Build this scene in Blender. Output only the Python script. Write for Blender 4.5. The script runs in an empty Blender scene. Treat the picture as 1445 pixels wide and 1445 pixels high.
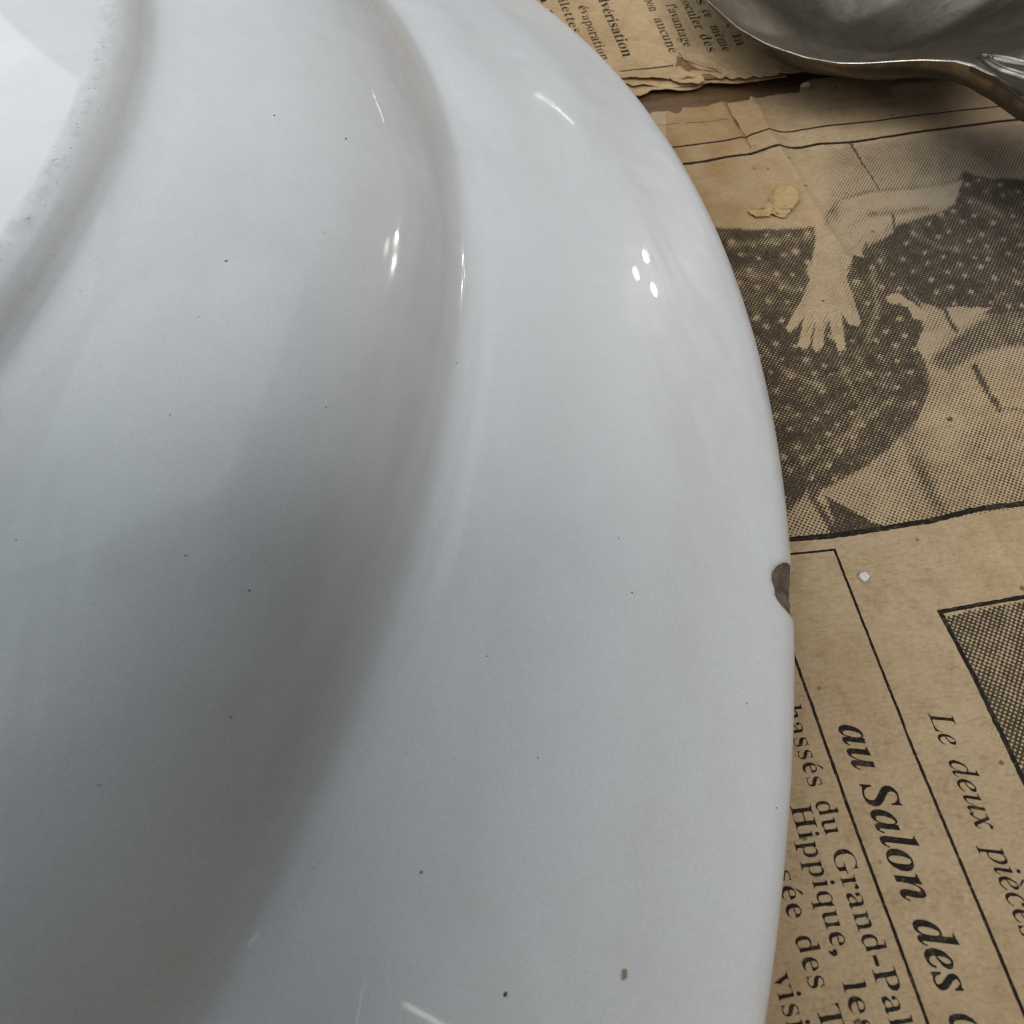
import bpy, math, random
import numpy as np
from mathutils import Matrix, Vector

random.seed(7)
RNG = np.random.default_rng(7)
scene = bpy.context.scene
C = scene.collection
MM = 0.001
U = 155.0                                # millimetres per unit of the survey of the plate

# ------------------------------------------------------------------ camera
W = 1445.0
F, PITCH, ROLL, H = 1083.77, 0.990773, -0.139152, 0.469330 * U     # pixels, radians, radians, mm above the paper
PC = np.array([-0.991575, 0.516272]) * U                           # centre of the plate on the table
cp, sp, cr, sr = math.cos(PITCH), math.sin(PITCH), math.cos(ROLL), math.sin(ROLL)
FW = np.array([0, cp, -sp])
RT = cr * np.array([1., 0, 0]) + sr * np.array([0, sp, cp])
UP = -sr * np.array([1., 0, 0]) + cr * np.array([0, sp, cp])
cam_d = bpy.data.cameras.new('camera')
cam = bpy.data.objects.new('camera', cam_d)
C.objects.link(cam)
m3 = Matrix((RT, UP, -FW)).transposed()
cam.matrix_world = Matrix.Translation((0, 0, H * MM)) @ m3.to_4x4()
cam_d.sensor_width = 36
cam_d.lens = F / W * 36
cam_d.clip_start, cam_d.clip_end = 0.004, 50
cam_d.dof.use_dof = True
cam_d.dof.focus_distance = 0.083
cam_d.dof.aperture_fstop = 64
scene.camera = cam

# ------------------------------------------------------------------ world, light, exposure
world = bpy.data.worlds.new('World')
scene.world = world
world.use_nodes = True
bg = world.node_tree.nodes['Background']
bg.inputs['Color'].default_value = (1.0, 0.93, 0.85, 1)
bg.inputs['Strength'].default_value = 0.02

def area(name, loc, target, sx, sy, radiance, col):
    d = bpy.data.lights.new(name, 'AREA')
    d.shape, d.size, d.size_y = 'RECTANGLE', sx, sy
    d.energy = radiance * math.pi * sx * sy
    d.color = col
    o = bpy.data.objects.new(name, d)
    C.objects.link(o)
    o.location = loc
    o.rotation_euler = (Vector(target) - Vector(loc)).to_track_quat('-Z', 'Y').to_euler()
    return o

def spot_lamp(name, loc, radius, radiance, col):
    d = bpy.data.lights.new(name, 'POINT')
    d.shadow_soft_size = radius
    d.energy = radiance * 4 * math.pi ** 2 * radius ** 2
    d.color = col
    o = bpy.data.objects.new(name, d)
    C.objects.link(o)
    o.location = loc

def pol(az, el, d):                      # a point seen from the plate at azimuth az (0 = straight away from the camera, + right)
    a, e = math.radians(az), math.radians(el)
    return (d * math.cos(e) * math.sin(a), 0.08 + d * math.cos(e) * math.cos(a), d * math.sin(e))

MID = (0, .08, 0)
area('left_window', pol(-62, 31, 2.3), MID, 2.9, .9, 1.75, (0.90, 0.96, 1.0))
area('left_overhead_fill', pol(-90, 58, 2.3), MID, 1.6, 1.06, 2.4, (0.91, 0.965, 1.0))  # unseen soft light, strength fitted to the plate's brightness
area('front_overhead_fill', pol(0, 58, 2.3), MID, 1.6, 1.06, 1.55, (0.80, 0.92, 1.0))  # added and fitted the same way, no skylight known there
area('rear_overhead_fill', pol(180, 57, 2.3), MID, 1.7, 1.3, 5.4, (1.0, 0.965, 0.95))  # strongest overhead light, added behind the camera by the same fit
area('rear_low_fill', pol(180, 30, 2.3), MID, 1.2, .8, 1.7, (1.0, 0.95, 0.92))  # weak low light added behind the camera, no window known
for az_, el_, r_, k_ in ((41.2, 16.4, .028, 200), (44.6, 18.0, .03, 180), (41.2, 21.0, .034, 34)):      # small ceiling spots
    spot_lamp('ceiling_spot', pol(az_, el_, 2.6), r_, k_, (1.0, .96, .88))
tube = area('tube_lamp', pol(129, 54, 2.3), MID, .010, .24, 22, (1.0, .97, .88))
strip = area('strip_lamp', pol(23, 13.5, 2.6), MID, .20, .012, 16, (1.0, .98, .94))
scene.view_settings.view_transform = 'Standard'
scene.view_settings.look = 'None'
scene.view_settings.exposure = 0.0
scene.view_settings.gamma = 1.0
scene.cycles.filter_width = 1.15

# ------------------------------------------------------------------ helpers
def ray(u, v):
    u, v = np.asarray(u, float), np.asarray(v, float)
    return FW + ((u - W / 2) / F)[..., None] * RT - ((v - W / 2) / F)[..., None] * UP

def P(u, v, z=0.0):                      # the point at height z (mm) that the survey photo shows at (u, v)
    d = ray(u, v)
    t = (z - H) / d[..., 2]
    return np.array([0, 0, H]) + d * t[..., None]

def PL(pts, z=0.0):
    a = np.array(pts, float)
    return P(a[:, 0], a[:, 1], z)

def survey(x, y, z=0.0):                 # mm on the paper -> survey coordinates
    q = np.stack([x, y, np.zeros_like(x) + z - H], -1)
    w = q @ FW
    return W / 2 + F * (q @ RT) / w, W / 2 - F * (q @ UP) / w

def link(name, me, mat=None, parent=None):
    o = bpy.data.objects.new(name, me)
    C.objects.link(o)
    if mat: me.materials.append(mat)
    if parent: o.parent = parent
    return o

def mesh_np(name, V, F4, smooth=True):
    me = bpy.data.meshes.new(name)
    V = np.asarray(V, np.float64) * MM
    F4 = np.asarray(F4, np.int32)
    n, k = F4.shape
    me.vertices.add(len(V)); me.vertices.foreach_set('co', V.astype(np.float32).ravel())
    me.loops.add(n * k); me.loops.foreach_set('vertex_index', F4.ravel())
    me.polygons.add(n)
    me.polygons.foreach_set('loop_start', np.arange(0, n * k, k, dtype=np.int32))
    me.polygons.foreach_set('use_smooth', np.full(n, smooth))
    me.update(calc_edges=True)
    me.validate()
    return me

def grid_faces(nu, nv, wrap=False):
    i = np.arange(nu if wrap else nu - 1); j = np.arange(nv - 1)
    I, J = np.meshgrid(i, j, indexing='ij')
    I2 = (I + 1) % nu
    return np.stack([I * nv + J, I2 * nv + J, I2 * nv + J + 1, I * nv + J + 1], -1).reshape(-1, 4)

def attr(me, name, vals):
    a = me.attributes.new(name, 'FLOAT', 'POINT')
    a.data.foreach_set('value', np.asarray(vals, np.float32).ravel())

def thing(name, label, cat, loc=(0, 0, 0), group=None):
    o = bpy.data.objects.new(name, None)
    o.empty_display_size = 0.01
    C.objects.link(o)
    o['label'], o['category'] = label, cat
    if group: o['group'] = group
    return o

def smooth_noise(x, y, scale, seed):     # value noise, cheap
    r = np.random.default_rng(seed)
    tab = r.random((64, 64))
    gx, gy = x / scale, y / scale
    ix, iy = np.floor(gx).astype(int), np.floor(gy).astype(int)
    fx, fy = gx - ix, gy - iy
    fx, fy = fx * fx * (3 - 2 * fx), fy * fy * (3 - 2 * fy)
    t = lambda a, b: tab[a % 64, b % 64]
    return (t(ix, iy) * (1 - fx) * (1 - fy) + t(ix + 1, iy) * fx * (1 - fy)
            + t(ix, iy + 1) * (1 - fx) * fy + t(ix + 1, iy + 1) * fx * fy) * 2 - 1

# ------------------------------------------------------------------ materials
class NT:
    def __init__(s, name):
        s.m = bpy.data.materials.new(name); s.m.use_nodes = True
        s.t = s.m.node_tree; s.b = s.t.nodes['Principled BSDF']
        s.co = s.n('ShaderNodeTexCoord').outputs['Object']
    def n(s, typ, **k):
        o = s.t.nodes.new(typ)
        for a, v in k.items(): setattr(o, a, v)
        return o
    def l(s, a, b): s.t.links.new(a, b)
    def val(s, sock, v):
        if isinstance(v, bpy.types.NodeSocket): s.l(v, sock)
        else: sock.default_value = v
    def math(s, op, a, b=0.0, c=0.0, clamp=False):
        o = s.n('ShaderNodeMath', operation=op, use_clamp=clamp)
        s.val(o.inputs[0], a); s.val(o.inputs[1], b); s.val(o.inputs[2], c)
        return o.outputs[0]
    def noise(s, scale, detail=3, rough=.55, co=None, dist=0.0):
        o = s.n('ShaderNodeTexNoise'); o.inputs['Scale'].default_value = scale
        o.inputs['Detail'].default_value = detail; o.inputs['Roughness'].default_value = rough
        o.inputs['Distortion'].default_value = dist
        s.l(co or s.co, o.inputs['Vector']); return o.outputs['Fac']
    def ramp(s, f, a, b, lo=0.0, hi=1.0):
        o = s.n('ShaderNodeMapRange', interpolation_type='SMOOTHSTEP')
        s.val(o.inputs[0], f); o.inputs[1].default_value = a; o.inputs[2].default_value = b
        o.inputs[3].default_value = lo; o.inputs[4].default_value = hi
        return o.outputs[0]
    def mix(s, f, a, b, mode='MIX'):
        o = s.n('ShaderNodeMix', data_type='RGBA', blend_type=mode)
        s.val(o.inputs[0], f)
        for i, v in ((6, a), (7, b)):
            s.val(o.inputs[i], v if isinstance(v, bpy.types.NodeSocket) else (*v, 1))
        return o.outputs[2]
    def attr(s, name):
        o = s.n('ShaderNodeAttribute', attribute_name=name); return o.outputs['Fac']
    def mapping(s, rot=(0, 0, 0), sc=(1, 1, 1)):
        o = s.n('ShaderNodeMapping'); o.inputs['Rotation'].default_value = rot; o.inputs['Scale'].default_value = sc
        s.l(s.co, o.inputs['Vector']); return o.outputs[0]
    def along(s, ang, ratio):            # coordinates squeezed across the direction `ang`, for grain and scratches
        a = s.mapping((0, 0, -ang))
        o = s.n('ShaderNodeMapping'); o.inputs['Scale'].default_value = (1, ratio, 1); s.l(a, o.inputs['Vector'])
        return o.outputs[0]
    def bump(s, h, strength, dist):
        o = s.n('ShaderNodeBump'); o.inputs['Strength'].default_value = strength; o.inputs['Distance'].default_value = dist
        s.l(h, o.inputs['Height']); s.l(o.outputs[0], s.b.inputs['Normal']); return o
    def set(s, **k):
        for a, v in k.items():
            a = a.replace('_', ' ')
            if isinstance(v, tuple) and len(v) == 3: v = (*v, 1)
            s.val(s.b.inputs[a], v)
        return s.m

INK = (0.014, 0.0105, 0.0075)

def paper_material(name, base, dark, printed):
    m = NT(name)
    big = m.noise(38, 4, .6)
    med = m.noise(330, 4, .65)
    fine = m.noise(2600, 3, .7)
    fib = m.noise(900, 3, .6, m.mapping((0, 0, .5), (1, 3.2, 1)))
    col = m.mix(m.ramp(big, .38, .68), base, dark)
    col = m.mix(m.math('MULTIPLY', m.ramp(med, .42, .72), .52), col, (base[0] * .62, base[1] * .56, base[2] * .47))
    col = m.mix(m.math('MULTIPLY', m.ramp(fine, .35, .7), .36), col, (base[0] * 1.35, base[1] * 1.33, base[2] * 1.28))
    col = m.mix(m.math('MULTIPLY', m.ramp(fib, .50, .72), .36), col, (base[0] * .5, base[1] * .43, base[2] * .35))
    blot = m.noise(95, 5, .7, None, .7)
    col = m.mix(m.math('MULTIPLY', m.ramp(blot, .50, .72), .38), col, (base[0] * .70, base[1] * .62, base[2] * .50))
    fb2 = m.noise(520, 2, .5, m.mapping((0, 0, 1.3), (1, 9, 1)), .5)
    col = m.mix(m.math('MULTIPLY', m.ramp(fb2, .66, .70), .35), col, (base[0] * .45, base[1] * .38, base[2] * .30))
    # dark specks of wood pulp
    v = m.n('ShaderNodeTexVoronoi'); v.inputs['Scale'].default_value = 520; m.l(m.co, v.inputs['Vector'])
    sel = m.n('ShaderNodeSeparateColor'); m.l(v.outputs['Color'], sel.inputs[0])
    spk = m.math('MULTIPLY', m.ramp(v.outputs['Distance'], .08, .20, 1, 0), m.math('GREATER_THAN', sel.outputs[0], .89))
    col = m.mix(m.math('MULTIPLY', spk, .75), col, (.07, .045, .03))
    if printed:
        st = m.math('MULTIPLY', m.attr('stain'), m.ramp(med, .2, .7, .6, 1.0), clamp=True)
        col = m.mix(st, col, (base[0] * .68, base[1] * .53, base[2] * .34))
        gr = m.math('MULTIPLY', m.attr('grey_shade'), m.ramp(med, .2, .8, 1.0, .6), clamp=True)
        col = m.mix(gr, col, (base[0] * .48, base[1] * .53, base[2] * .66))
        tone = m.attr('tone')
        pitch = 0.00039
        k = 2 * math.pi / pitch
        mp = m.mapping((0, 0, math.radians(38)), (k, k, k))
        # slight wander of the printing screen
        wob = m.n('ShaderNodeVectorMath', operation='ADD'); m.l(mp, wob.inputs[0])
        nz = m.n('ShaderNodeTexNoise'); nz.inputs['Scale'].default_value = 700; m.l(m.co, nz.inputs['Vector'])
        sc = m.n('ShaderNodeVectorMath', operation='SCALE'); sc.inputs[3].default_value = 1.5
        m.l(nz.outputs['Color'], sc.inputs[0]); m.l(sc.outputs[0], wob.inputs[1])
        sx = m.n('ShaderNodeSeparateXYZ'); m.l(wob.outputs[0], sx.inputs[0])
        h = m.math('ADD', m.math('SINE', sx.outputs[0]), m.math('SINE', sx.outputs[1]))
        h = m.math('MULTIPLY_ADD', h, .24, .5)                       # 0 .. 1 screen
        h = m.math('ADD', h, m.math('MULTIPLY_ADD', m.noise(5200, 2), .30, -.15))
        ink = m.ramp(m.math('SUBTRACT', tone, h), -.12, .16)
        ink = m.math('MULTIPLY', ink, m.ramp(m.noise(3000, 3), .2, .6, .82, 1.0))
        ink = m.math('MULTIPLY', ink, m.ramp(tone, .0, .05))
        col = m.mix(m.math('MULTIPLY', ink, .93), col, (.022, .0175, .013))
    hh = m.math('ADD', m.math('MULTIPLY', med, .5), m.math('MULTIPLY', fine, .35))
    m.bump(hh, .55, .00016)
    return m.set(Base_Color=col, Roughness=.88, Specular_IOR_Level=.18)

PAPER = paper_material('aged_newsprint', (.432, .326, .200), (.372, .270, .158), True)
PAPER2 = paper_material('aged_newsprint_torn', (.475, .345, .20), (.39, .27, .145), False)
FLAKE = paper_material('peeled_newsprint', (.44, .315, .155), (.38, .265, .12), False)

def ink_material():
    m = NT('printing_ink')
    n = m.noise(2600, 3, .6)
    n2 = m.noise(420, 3, .6)
    fade = m.math('ADD', m.ramp(n, .52, .76, 0, .50), m.ramp(n2, .50, .74, 0, .20), clamp=True)
    col = m.mix(fade, INK, (.17, .122, .075))
    return m.set(Base_Color=col, Roughness=.8, Specular_IOR_Level=.2)
INKM = ink_material()
def crack_material():
    m = NT('dark_tear')
    return m.set(Base_Color=m.mix(m.ramp(m.noise(1500, 3), .35, .7), (.05, .033, .02), (.17, .115, .065)), Roughness=.9)
CRACKM = crack_material()

def table_material():
    m = NT('brown_wood')
    g = m.noise(60, 5, .6, m.mapping((0, 0, .12), (1, 14, 1)), .6)
    col = m.mix(m.ramp(g, .3, .7), (.11, .060, .028), (.165, .095, .046))
    col = m.mix(m.math('MULTIPLY', m.ramp(m.noise(900, 3), .5, .8), .5), col, (.06, .033, .016))
    m.bump(g, .3, .0003)
    return m.set(Base_Color=col, Roughness=.6)
TABLE = table_material()

def ceramic_material():
    m = NT('white_glazed_ceramic')
    col = m.mix(m.ramp(m.noise(14, 3), .3, .7), (.805, .838, .855), (.785, .805, .815))
    grain = m.noise(3600, 2, .8)
    col = m.mix(m.math('MULTIPLY', m.ramp(grain, .35, .65), .10), col, (.55, .56, .57))
    g2 = m.noise(8500, 1, .5)
    col = m.mix(m.math('MULTIPLY', m.ramp(g2, .3, .7), .30), col, (.50, .505, .51))
    mott = m.noise(260, 5, .75)
    col = m.mix(m.math('MULTIPLY', m.ramp(mott, .40, .70), .12), col, (.60, .59, .575))
    strk = m.noise(120, 4, .65, m.mapping((0, 0, .12), (1, .16, 1)))
    col = m.mix(m.math('MULTIPLY', m.ramp(strk, .45, .70), .09), col, (.58, .57, .57))
    smud = m.noise(34, 4, .6, None, 1.2)
    v = m.n('ShaderNodeTexVoronoi'); v.inputs['Scale'].default_value = 330; m.l(m.co, v.inputs['Vector'])
    sel = m.n('ShaderNodeSeparateColor'); m.l(v.outputs['Color'], sel.inputs[0])
    spk = m.math('MULTIPLY', m.ramp(v.outputs['Distance'], .02, .055, 1, 0), m.math('GREATER_THAN', sel.outputs[0], .90))
    col = m.mix(m.math('MULTIPLY', spk, .55), col, (.16, .13, .12))
    # unglazed, soiled foot
    ft = m.attr('foot')
    dirt = m.math('MULTIPLY', ft, m.ramp(m.noise(420, 5, .7), .44, .66))
    dirt2 = m.math('MULTIPLY', ft, m.ramp(m.noise(1500, 3, .7, m.co), .60, .72))
    col = m.mix(m.math('MULTIPLY', dirt, .30), col, (.40, .37, .30))
    col = m.mix(m.math('MULTIPLY', dirt2, .6), col, (.24, .22, .18))
    # yellowed seam at the chip
    col = m.mix(m.math('MULTIPLY', m.attr('rust'), .6), col, (.38, .27, .13))
    rough = m.math('MULTIPLY_ADD', ft, .45, m.ramp(smud, .40, .68, .03, .11))
    wav = m.math('ADD', m.noise(22, 2), m.math('MULTIPLY', m.noise(95, 2), .16))
    wav = m.math('ADD', wav, m.math('MULTIPLY', m.noise(48, 3, .6, m.mapping((0, 0, .12), (1, .35, 1)), .8), .30))
    m.bump(wav, .62, .0022)
    return m.set(Base_Color=col, Roughness=m.ramp(smud, .3, .7, .32, .44), Specular_IOR_Level=.36, IOR=1.5, Coat_Weight=m.math('MULTIPLY_ADD', ft, -.26, .30), Coat_Roughness=rough, Coat_IOR=1.5)
CERAMIC = ceramic_material()

def chip_material():
    m = NT('bare_fired_clay')
    col = m.mix(m.ramp(m.noise(700, 5, .7), .3, .7), (.115, .088, .060), (.285, .235, .170))
    col = m.mix(m.ramp(m.noise(1700, 3), .62, .72, 0, .7), col, (.06, .05, .04))
    m.bump(m.noise(2200, 5, .75), 1.0, .0005)
    return m.set(Base_Color=col, Roughness=.85)
CHIP = chip_material()

def simple(name, a, b, scale, rough, bump=.0003, **k):
    m = NT(name)
    n = m.noise(scale, 4, .6)
    m.bump(n, .6, bump)
    return m.set(Base_Color=m.mix(m.ramp(n, .3, .7), a, b), Roughness=rough, **k)
DIRT = simple('dark_dirt', (.06, .038, .027), (.13, .085, .062), 3000, .8)
STAINM = simple('brown_grime', (.30, .215, .135), (.42, .33, .24), 1500, .7)
CRUMB = simple('white_ceramic_fragment', (.56, .57, .58), (.66, .67, .68), 900, .5)
PALE = simple('pale_paper_pulp', (.50, .43, .30), (.62, .55, .42), 900, .9)

def silver_material():
    m = NT('tarnished_silver')
    n1 = m.noise(90, 4, .6, m.mapping((0, 0, -.25), (4.0, 1, 1)), .4)
    n2 = m.noise(420, 4, .7)
    n3 = m.noise(2200, 3, .7, m.mapping((0, 0, .05), (1, 8, 1)))
    col = m.mix(m.ramp(n1, .3, .7), (.30, .252, .192), (.18, .147, .108))
    col = m.mix(m.math('MULTIPLY', m.ramp(n2, .48, .72), .55), col, (.095, .072, .050))
    pol_ = m.math('MULTIPLY', m.attr('polish'), m.ramp(n2, .25, .65, 1.0, .35), clamp=True)
    col = m.mix(pol_, col, (.80, .77, .72))
    col = m.mix(m.math('MULTIPLY', m.attr('under'), .92), col, (.068, .061, .054))  # underside darkened in the colour to mute its reflection of the paper
    rough = m.math('ADD', m.ramp(n1, .3, .7, .30, .38), m.math('MULTIPLY', m.ramp(n3, .4, .7), .08))
    rough = m.math('MULTIPLY_ADD', pol_, -.12, rough)
    scr = m.ramp(m.noise(70, 1, .4, m.along(.35, 60)), .64, .67); scr2 = m.ramp(m.noise(60, 1, .4, m.along(-.2, 60)), .65, .68)
    col = m.mix(m.math('MULTIPLY', m.math('MAXIMUM', scr, scr2), .12), col, (.50, .46, .40))
    m.bump(m.math('ADD', n3, n2), .16, .00006)
    return m.set(Base_Color=col, Metallic=1.0, Roughness=rough)
SILVER = silver_material()

# ------------------------------------------------------------------ table
def slab(name, x0, x1, y0, y1, z0, z1, mat):
    V = [(x0, y0, z0), (x1, y0, z0), (x1, y1, z0), (x0, y1, z0), (x0, y0, z1), (x1, y0, z1), (x1, y1, z1), (x0, y1, z1)]
    Fq = [(0, 3, 2, 1), (4, 5, 6, 7), (0, 1, 5, 4), (1, 2, 6, 5), (2, 3, 7, 6), (3, 0, 4, 7)]
    return link(name, mesh_np(name, V, Fq, False), mat)
tb = slab('table', -600, 500, -420, 700, -30, -.75, TABLE)
tb['kind'] = 'structure'

# ------------------------------------------------------------------ lower newspaper sheet
def seg_dist(px, py, pts):
    d = np.full(px.shape, 1e9)
    for (ax, ay), (bx, by) in zip(pts[:-1], pts[1:]):
        vx, vy = bx - ax, by - ay
        t = np.clip(((px - ax) * vx + (py - ay) * vy) / (vx * vx + vy * vy + 1e-9), 0, 1)
        d = np.minimum(d, np.hypot(px - ax - t * vx, py - ay - t * vy))
    return d

def poly_sd(px, py, pts):                # negative inside
    pts = list(pts)
    d = seg_dist(px, py, pts + pts[:1])
    ins = np.zeros(px.shape, bool)
    n = len(pts)
    for i in range(n):
        (x0, y0), (x1, y1) = pts[i], pts[(i + 1) % n]
        if y0 == y1: continue
        c = ((y0 > py) != (y1 > py)) & (px < (x1 - x0) * (py - y0) / (y1 - y0) + x0)
        ins ^= c
    return np.where(ins, -d, d)

CREASE = PL([(1058, 137), (1070, 150), (1087, 188), (1104, 215), (1131, 263), (1159, 311), (1186, 352), (1215, 400)])[:, :2]
TEAR1 = PL([(1024, 139), (1040, 166), (1052, 187), (1059, 200)])[:, :2]
CREASE2 = PL([(1392, 735), (1408, 765), (1432, 800), (1445, 818)])[:, :2]

CREASES = [PL(p)[:, :2] for p in ([(1245, 195), (1265, 250), (1290, 300), (1330, 372), (1352, 430)], [(1185, 775), (1300, 790), (1445, 762)], [(1300, 760), (1340, 860), (1395, 1000), (1445, 1110)],
                                  [(1120, 990), (1240, 1010), (1445, 985)], [(1190, 1130), (1290, 1290), (1350, 1445)], [(1010, 240), (1090, 330), (1120, 420)], [(1150, 150), (1260, 142), (1400, 120)])]
def paper_z(x, y):
    z = .30 * smooth_noise(x, y, 23, 3) + .16 * smooth_noise(x, y, 9, 4)
    far = np.clip((y - 70) / 50, 0, 1)
    z = z * (.35 + .65 * far) + far * .16 * smooth_noise(x, y, 4.2, 5)
    dc = seg_dist(x, y, [tuple(p) for p in CREASE])
    z = z + .55 * np.exp(-dc / 1.5) * np.clip((y - 52) / 12, 0, 1)
    z = z + .25 * np.exp(-seg_dist(x, y, [tuple(p) for p in CREASE2]) / 1.0)
    z = z - .30 * np.exp(-(seg_dist(x, y, [tuple(p) for p in TEAR1]) / .45) ** 2)
    for k, c in enumerate(CREASES):
        z = z + (.13, .10, -.12, .09, -.10, .12, -.12)[k] * np.exp(-seg_dist(x, y, [tuple(p) for p in c]) / .8)
    return z - .12

TORN = [(840, 190), (880, 176), (911, 160), (920, 157.5), (929, 156), (943, 155), (951, 157), (957, 158.2), (962, 154), (964, 150.5), (980, 148.5), (998, 147),
        (1012, 142), (1024.7, 139.5), (1028, 142), (1031.6, 143.3), (1045, 142), (1057, 141.3), (1059.3, 136.7), (1066, 138),
        (1082, 134), (1099, 130), (1115, 129.5), (1128, 128.7), (1131, 117.4), (1138, 112), (1150.5, 109.4), (1200, 104), (1260, 96), (1340, 84), (1445, 62)]
tp = PL(TORN)
o_ = np.argsort(tp[:, 0]); tp = tp[o_]

def spaced(lo, hi, a, b, fine, grow=1.25):
    mid = list(np.arange(a, b + 1e-6, fine))
    l, s, v = [], fine, a
    while v > lo:
        s *= grow; v = max(lo, v - s); l.append(v)
    r, s, v = [], fine, b
    while v < hi:
        s *= grow; v = min(hi, v + s); r.append(v)
    return np.array(l[::-1] + mid + r)

xs = spaced(-330, 330, 6, 104, .15)
ys_lo = spaced(-260, 33, -9, 33, .28)
ys_hi = np.linspace(0, 1, 640)[1:]
edge = np.interp(xs, tp[:, 0], tp[:, 1])
edge = edge + .10 * smooth_noise(xs, xs * 0, .8, 11) + .07 * smooth_noise(xs, xs * 0, .3, 12)
X = np.repeat(xs[:, None], len(ys_lo) + len(ys_hi), 1)
Y = np.concatenate([np.repeat(ys_lo[None], len(xs), 0), 33 + (edge[:, None] - 33) * ys_hi[None]], 1)
Z = paper_z(X, Y)
px, py = survey(X, Y)

# ---- tones of the printed picture (0 paper, 1 solid ink)
inview = (px > 940) & (px < 1900) & (py > 60) & (py < 1500) & (Y > -20)
ix = np.where(inview)
qx, qy = px[ix], py[ix]
qx = qx + 1.2 * smooth_noise(qx, qy, 7, 21); qy = qy + 1.2 * smooth_noise(qx, qy, 7, 22)
T = np.zeros(qx.shape)

def paint(pts, tone, blur=2.0, op=1.0):
    global T
    a = np.clip(.5 - poly_sd(qx, qy, pts) / (2 * blur), 0, 1) * op
    T = T * (1 - a) + tone * a
def stroke(pts, tone, w, blur=2.0, op=1.0):
    global T
    a = np.clip(.5 - (seg_dist(qx, qy, pts) - w / 2) / (2 * blur), 0, 1) * op
    T = T * (1 - a) + tone * a
def blob(x, y, rx, ry, tone, op=1.0, ang=0.0):
    global T
    c, s = math.cos(ang), math.sin(ang)
    dx, dy = qx - x, qy - y
    a = np.exp(-(((dx * c + dy * s) / rx) ** 2 + ((-dx * s + dy * c) / ry) ** 2)) * op
    T = T * (1 - a) + tone * a

# background of the picture
paint([(1168, 200), (1720, 165), (1720, 730), (1100, 765), (1090, 640), (1225, 330), (1215, 300), (1172, 285)], .30, 12)
paint([(1270, 212), (1720, 190), (1720, 262), (1360, 243), (1290, 256)], .42, 10)
paint([(1175, 215), (1300, 212), (1290, 258), (1200, 272), (1172, 285)], .36, 10)
paint([(1310, 505), (1400, 440), (1720, 420), (1720, 712), (1245, 745), (1150, 695), (1230, 650), (1290, 590)], .40, 4)
paint([(1330, 520), (1445, 470), (1720, 560), (1380, 600)], .33, 12)
paint([(1300, 590), (1330, 545), (1372, 600), (1330, 650)], .27, 12)
paint([(1310, 512), (1345, 480), (1400, 440), (1720, 415), (1720, 455), (1395, 492), (1340, 522)], .66, 5)
stroke([(1376, 516), (1390, 545), (1412, 576)], .90, 7, 3)
stroke([(1408, 574), (1720, 600)], .6, 4, 3)
stroke([(1275, 595), (1290, 640), (1312, 690), (1335, 730)], .62, 16, 7)
stroke([(1380, 610), (1445, 690)], .46, 30, 12)
paint([(1160, 693), (1235, 655), (1262, 700), (1250, 738)], .33, 3)
# the skirt
SKIRT = [(985, 318), (1060, 323), (1149, 320), (1152, 345), (1147, 370), (1141, 385), (1146, 400), (1180, 420), (1196, 390), (1203, 362), (1222, 350), (1258, 330),
         (1275, 400), (1300, 430), (1306, 505), (1312, 545), (1296, 590), (1255, 630), (1225, 655), (1160, 690), (1125, 740), (1100, 745), (1075, 540), (1030, 420)]
paint(SKIRT, .86, 2.5)
blob(1040, 395, 40, 22, .72, .7); blob(1200, 570, 70, 50, .74, .8); blob(1240, 430, 30, 40, .76, .7)
blob(1090, 345, 50, 16, .86, .8); blob(1120, 500, 60, 22, .90, .7); blob(1170, 640, 60, 14, .80, .7, -.6)
stroke([(1015, 366), (1060, 366), (1112, 362)], .97, 6, 3)
stroke([(1060, 440), (1095, 452), (1125, 500), (1145, 505)], .95, 8, 4, .8)
stroke([(1205, 400), (1235, 440), (1270, 470), (1292, 490)], .93, 5, 3)
stroke([(1285, 470), (1272, 520), (1270, 570)], .88, 12, 6)
stroke([(1120, 690), (1180, 640), (1230, 560)], .55, 5, 3, .7)
stroke([(1150, 660), (1210, 600), (1250, 540)], .60, 4, 3, .7)
# the darker bodice at the right
BOD = [(1258, 330), (1268, 318), (1300, 308), (1330, 297), (1348, 286), (1354, 262), (1364, 244), (1400, 252), (1720, 262), (1720, 420), (1400, 442), (1345, 440),
       (1300, 425), (1275, 400), (1255, 360)]
paint(BOD, .90, 2.5)
blob(1330, 380, 60, 25, .92, .8, .3); blob(1390, 330, 60, 25, .80, .7); blob(1440, 300, 30, 25, .72, .7); blob(1440, 380, 26, 22, .76, .7)
stroke([(1352, 262), (1363, 246)], .97, 9, 3)
# polka dots
def dots(poly, sx, sy, ang, seed, tone=.10):
    r = np.random.default_rng(seed)
    c, s = math.cos(ang), math.sin(ang)
    xs_, ys_ = [p[0] for p in poly], [p[1] for p in poly]
    cx, cy = (min(xs_) + max(xs_)) / 2, (min(ys_) + max(ys_)) / 2
    pts = []
    for i in range(-22, 23):
        for j in range(-22, 23):
            a, b = (i + .5 * (j % 2)) * sx, j * sy
            x, y = cx + a * c - b * s + r.normal(0, 3.2), cy + a * s + b * c + r.normal(0, 3.2)
            pts.append((x, y, r.uniform(3.0, 4.6), r.uniform(-.6, .6), r.uniform(.65, .95)))
    pa = np.array([p[:2] for p in pts])
    ok = poly_sd(pa[:, 0], pa[:, 1], poly) < -4
    for (x, y, rr, an, op), k in zip(pts, ok):
        if k:
            blob(x, y, rr * 1.15, rr * .85, tone, op, an)
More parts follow.
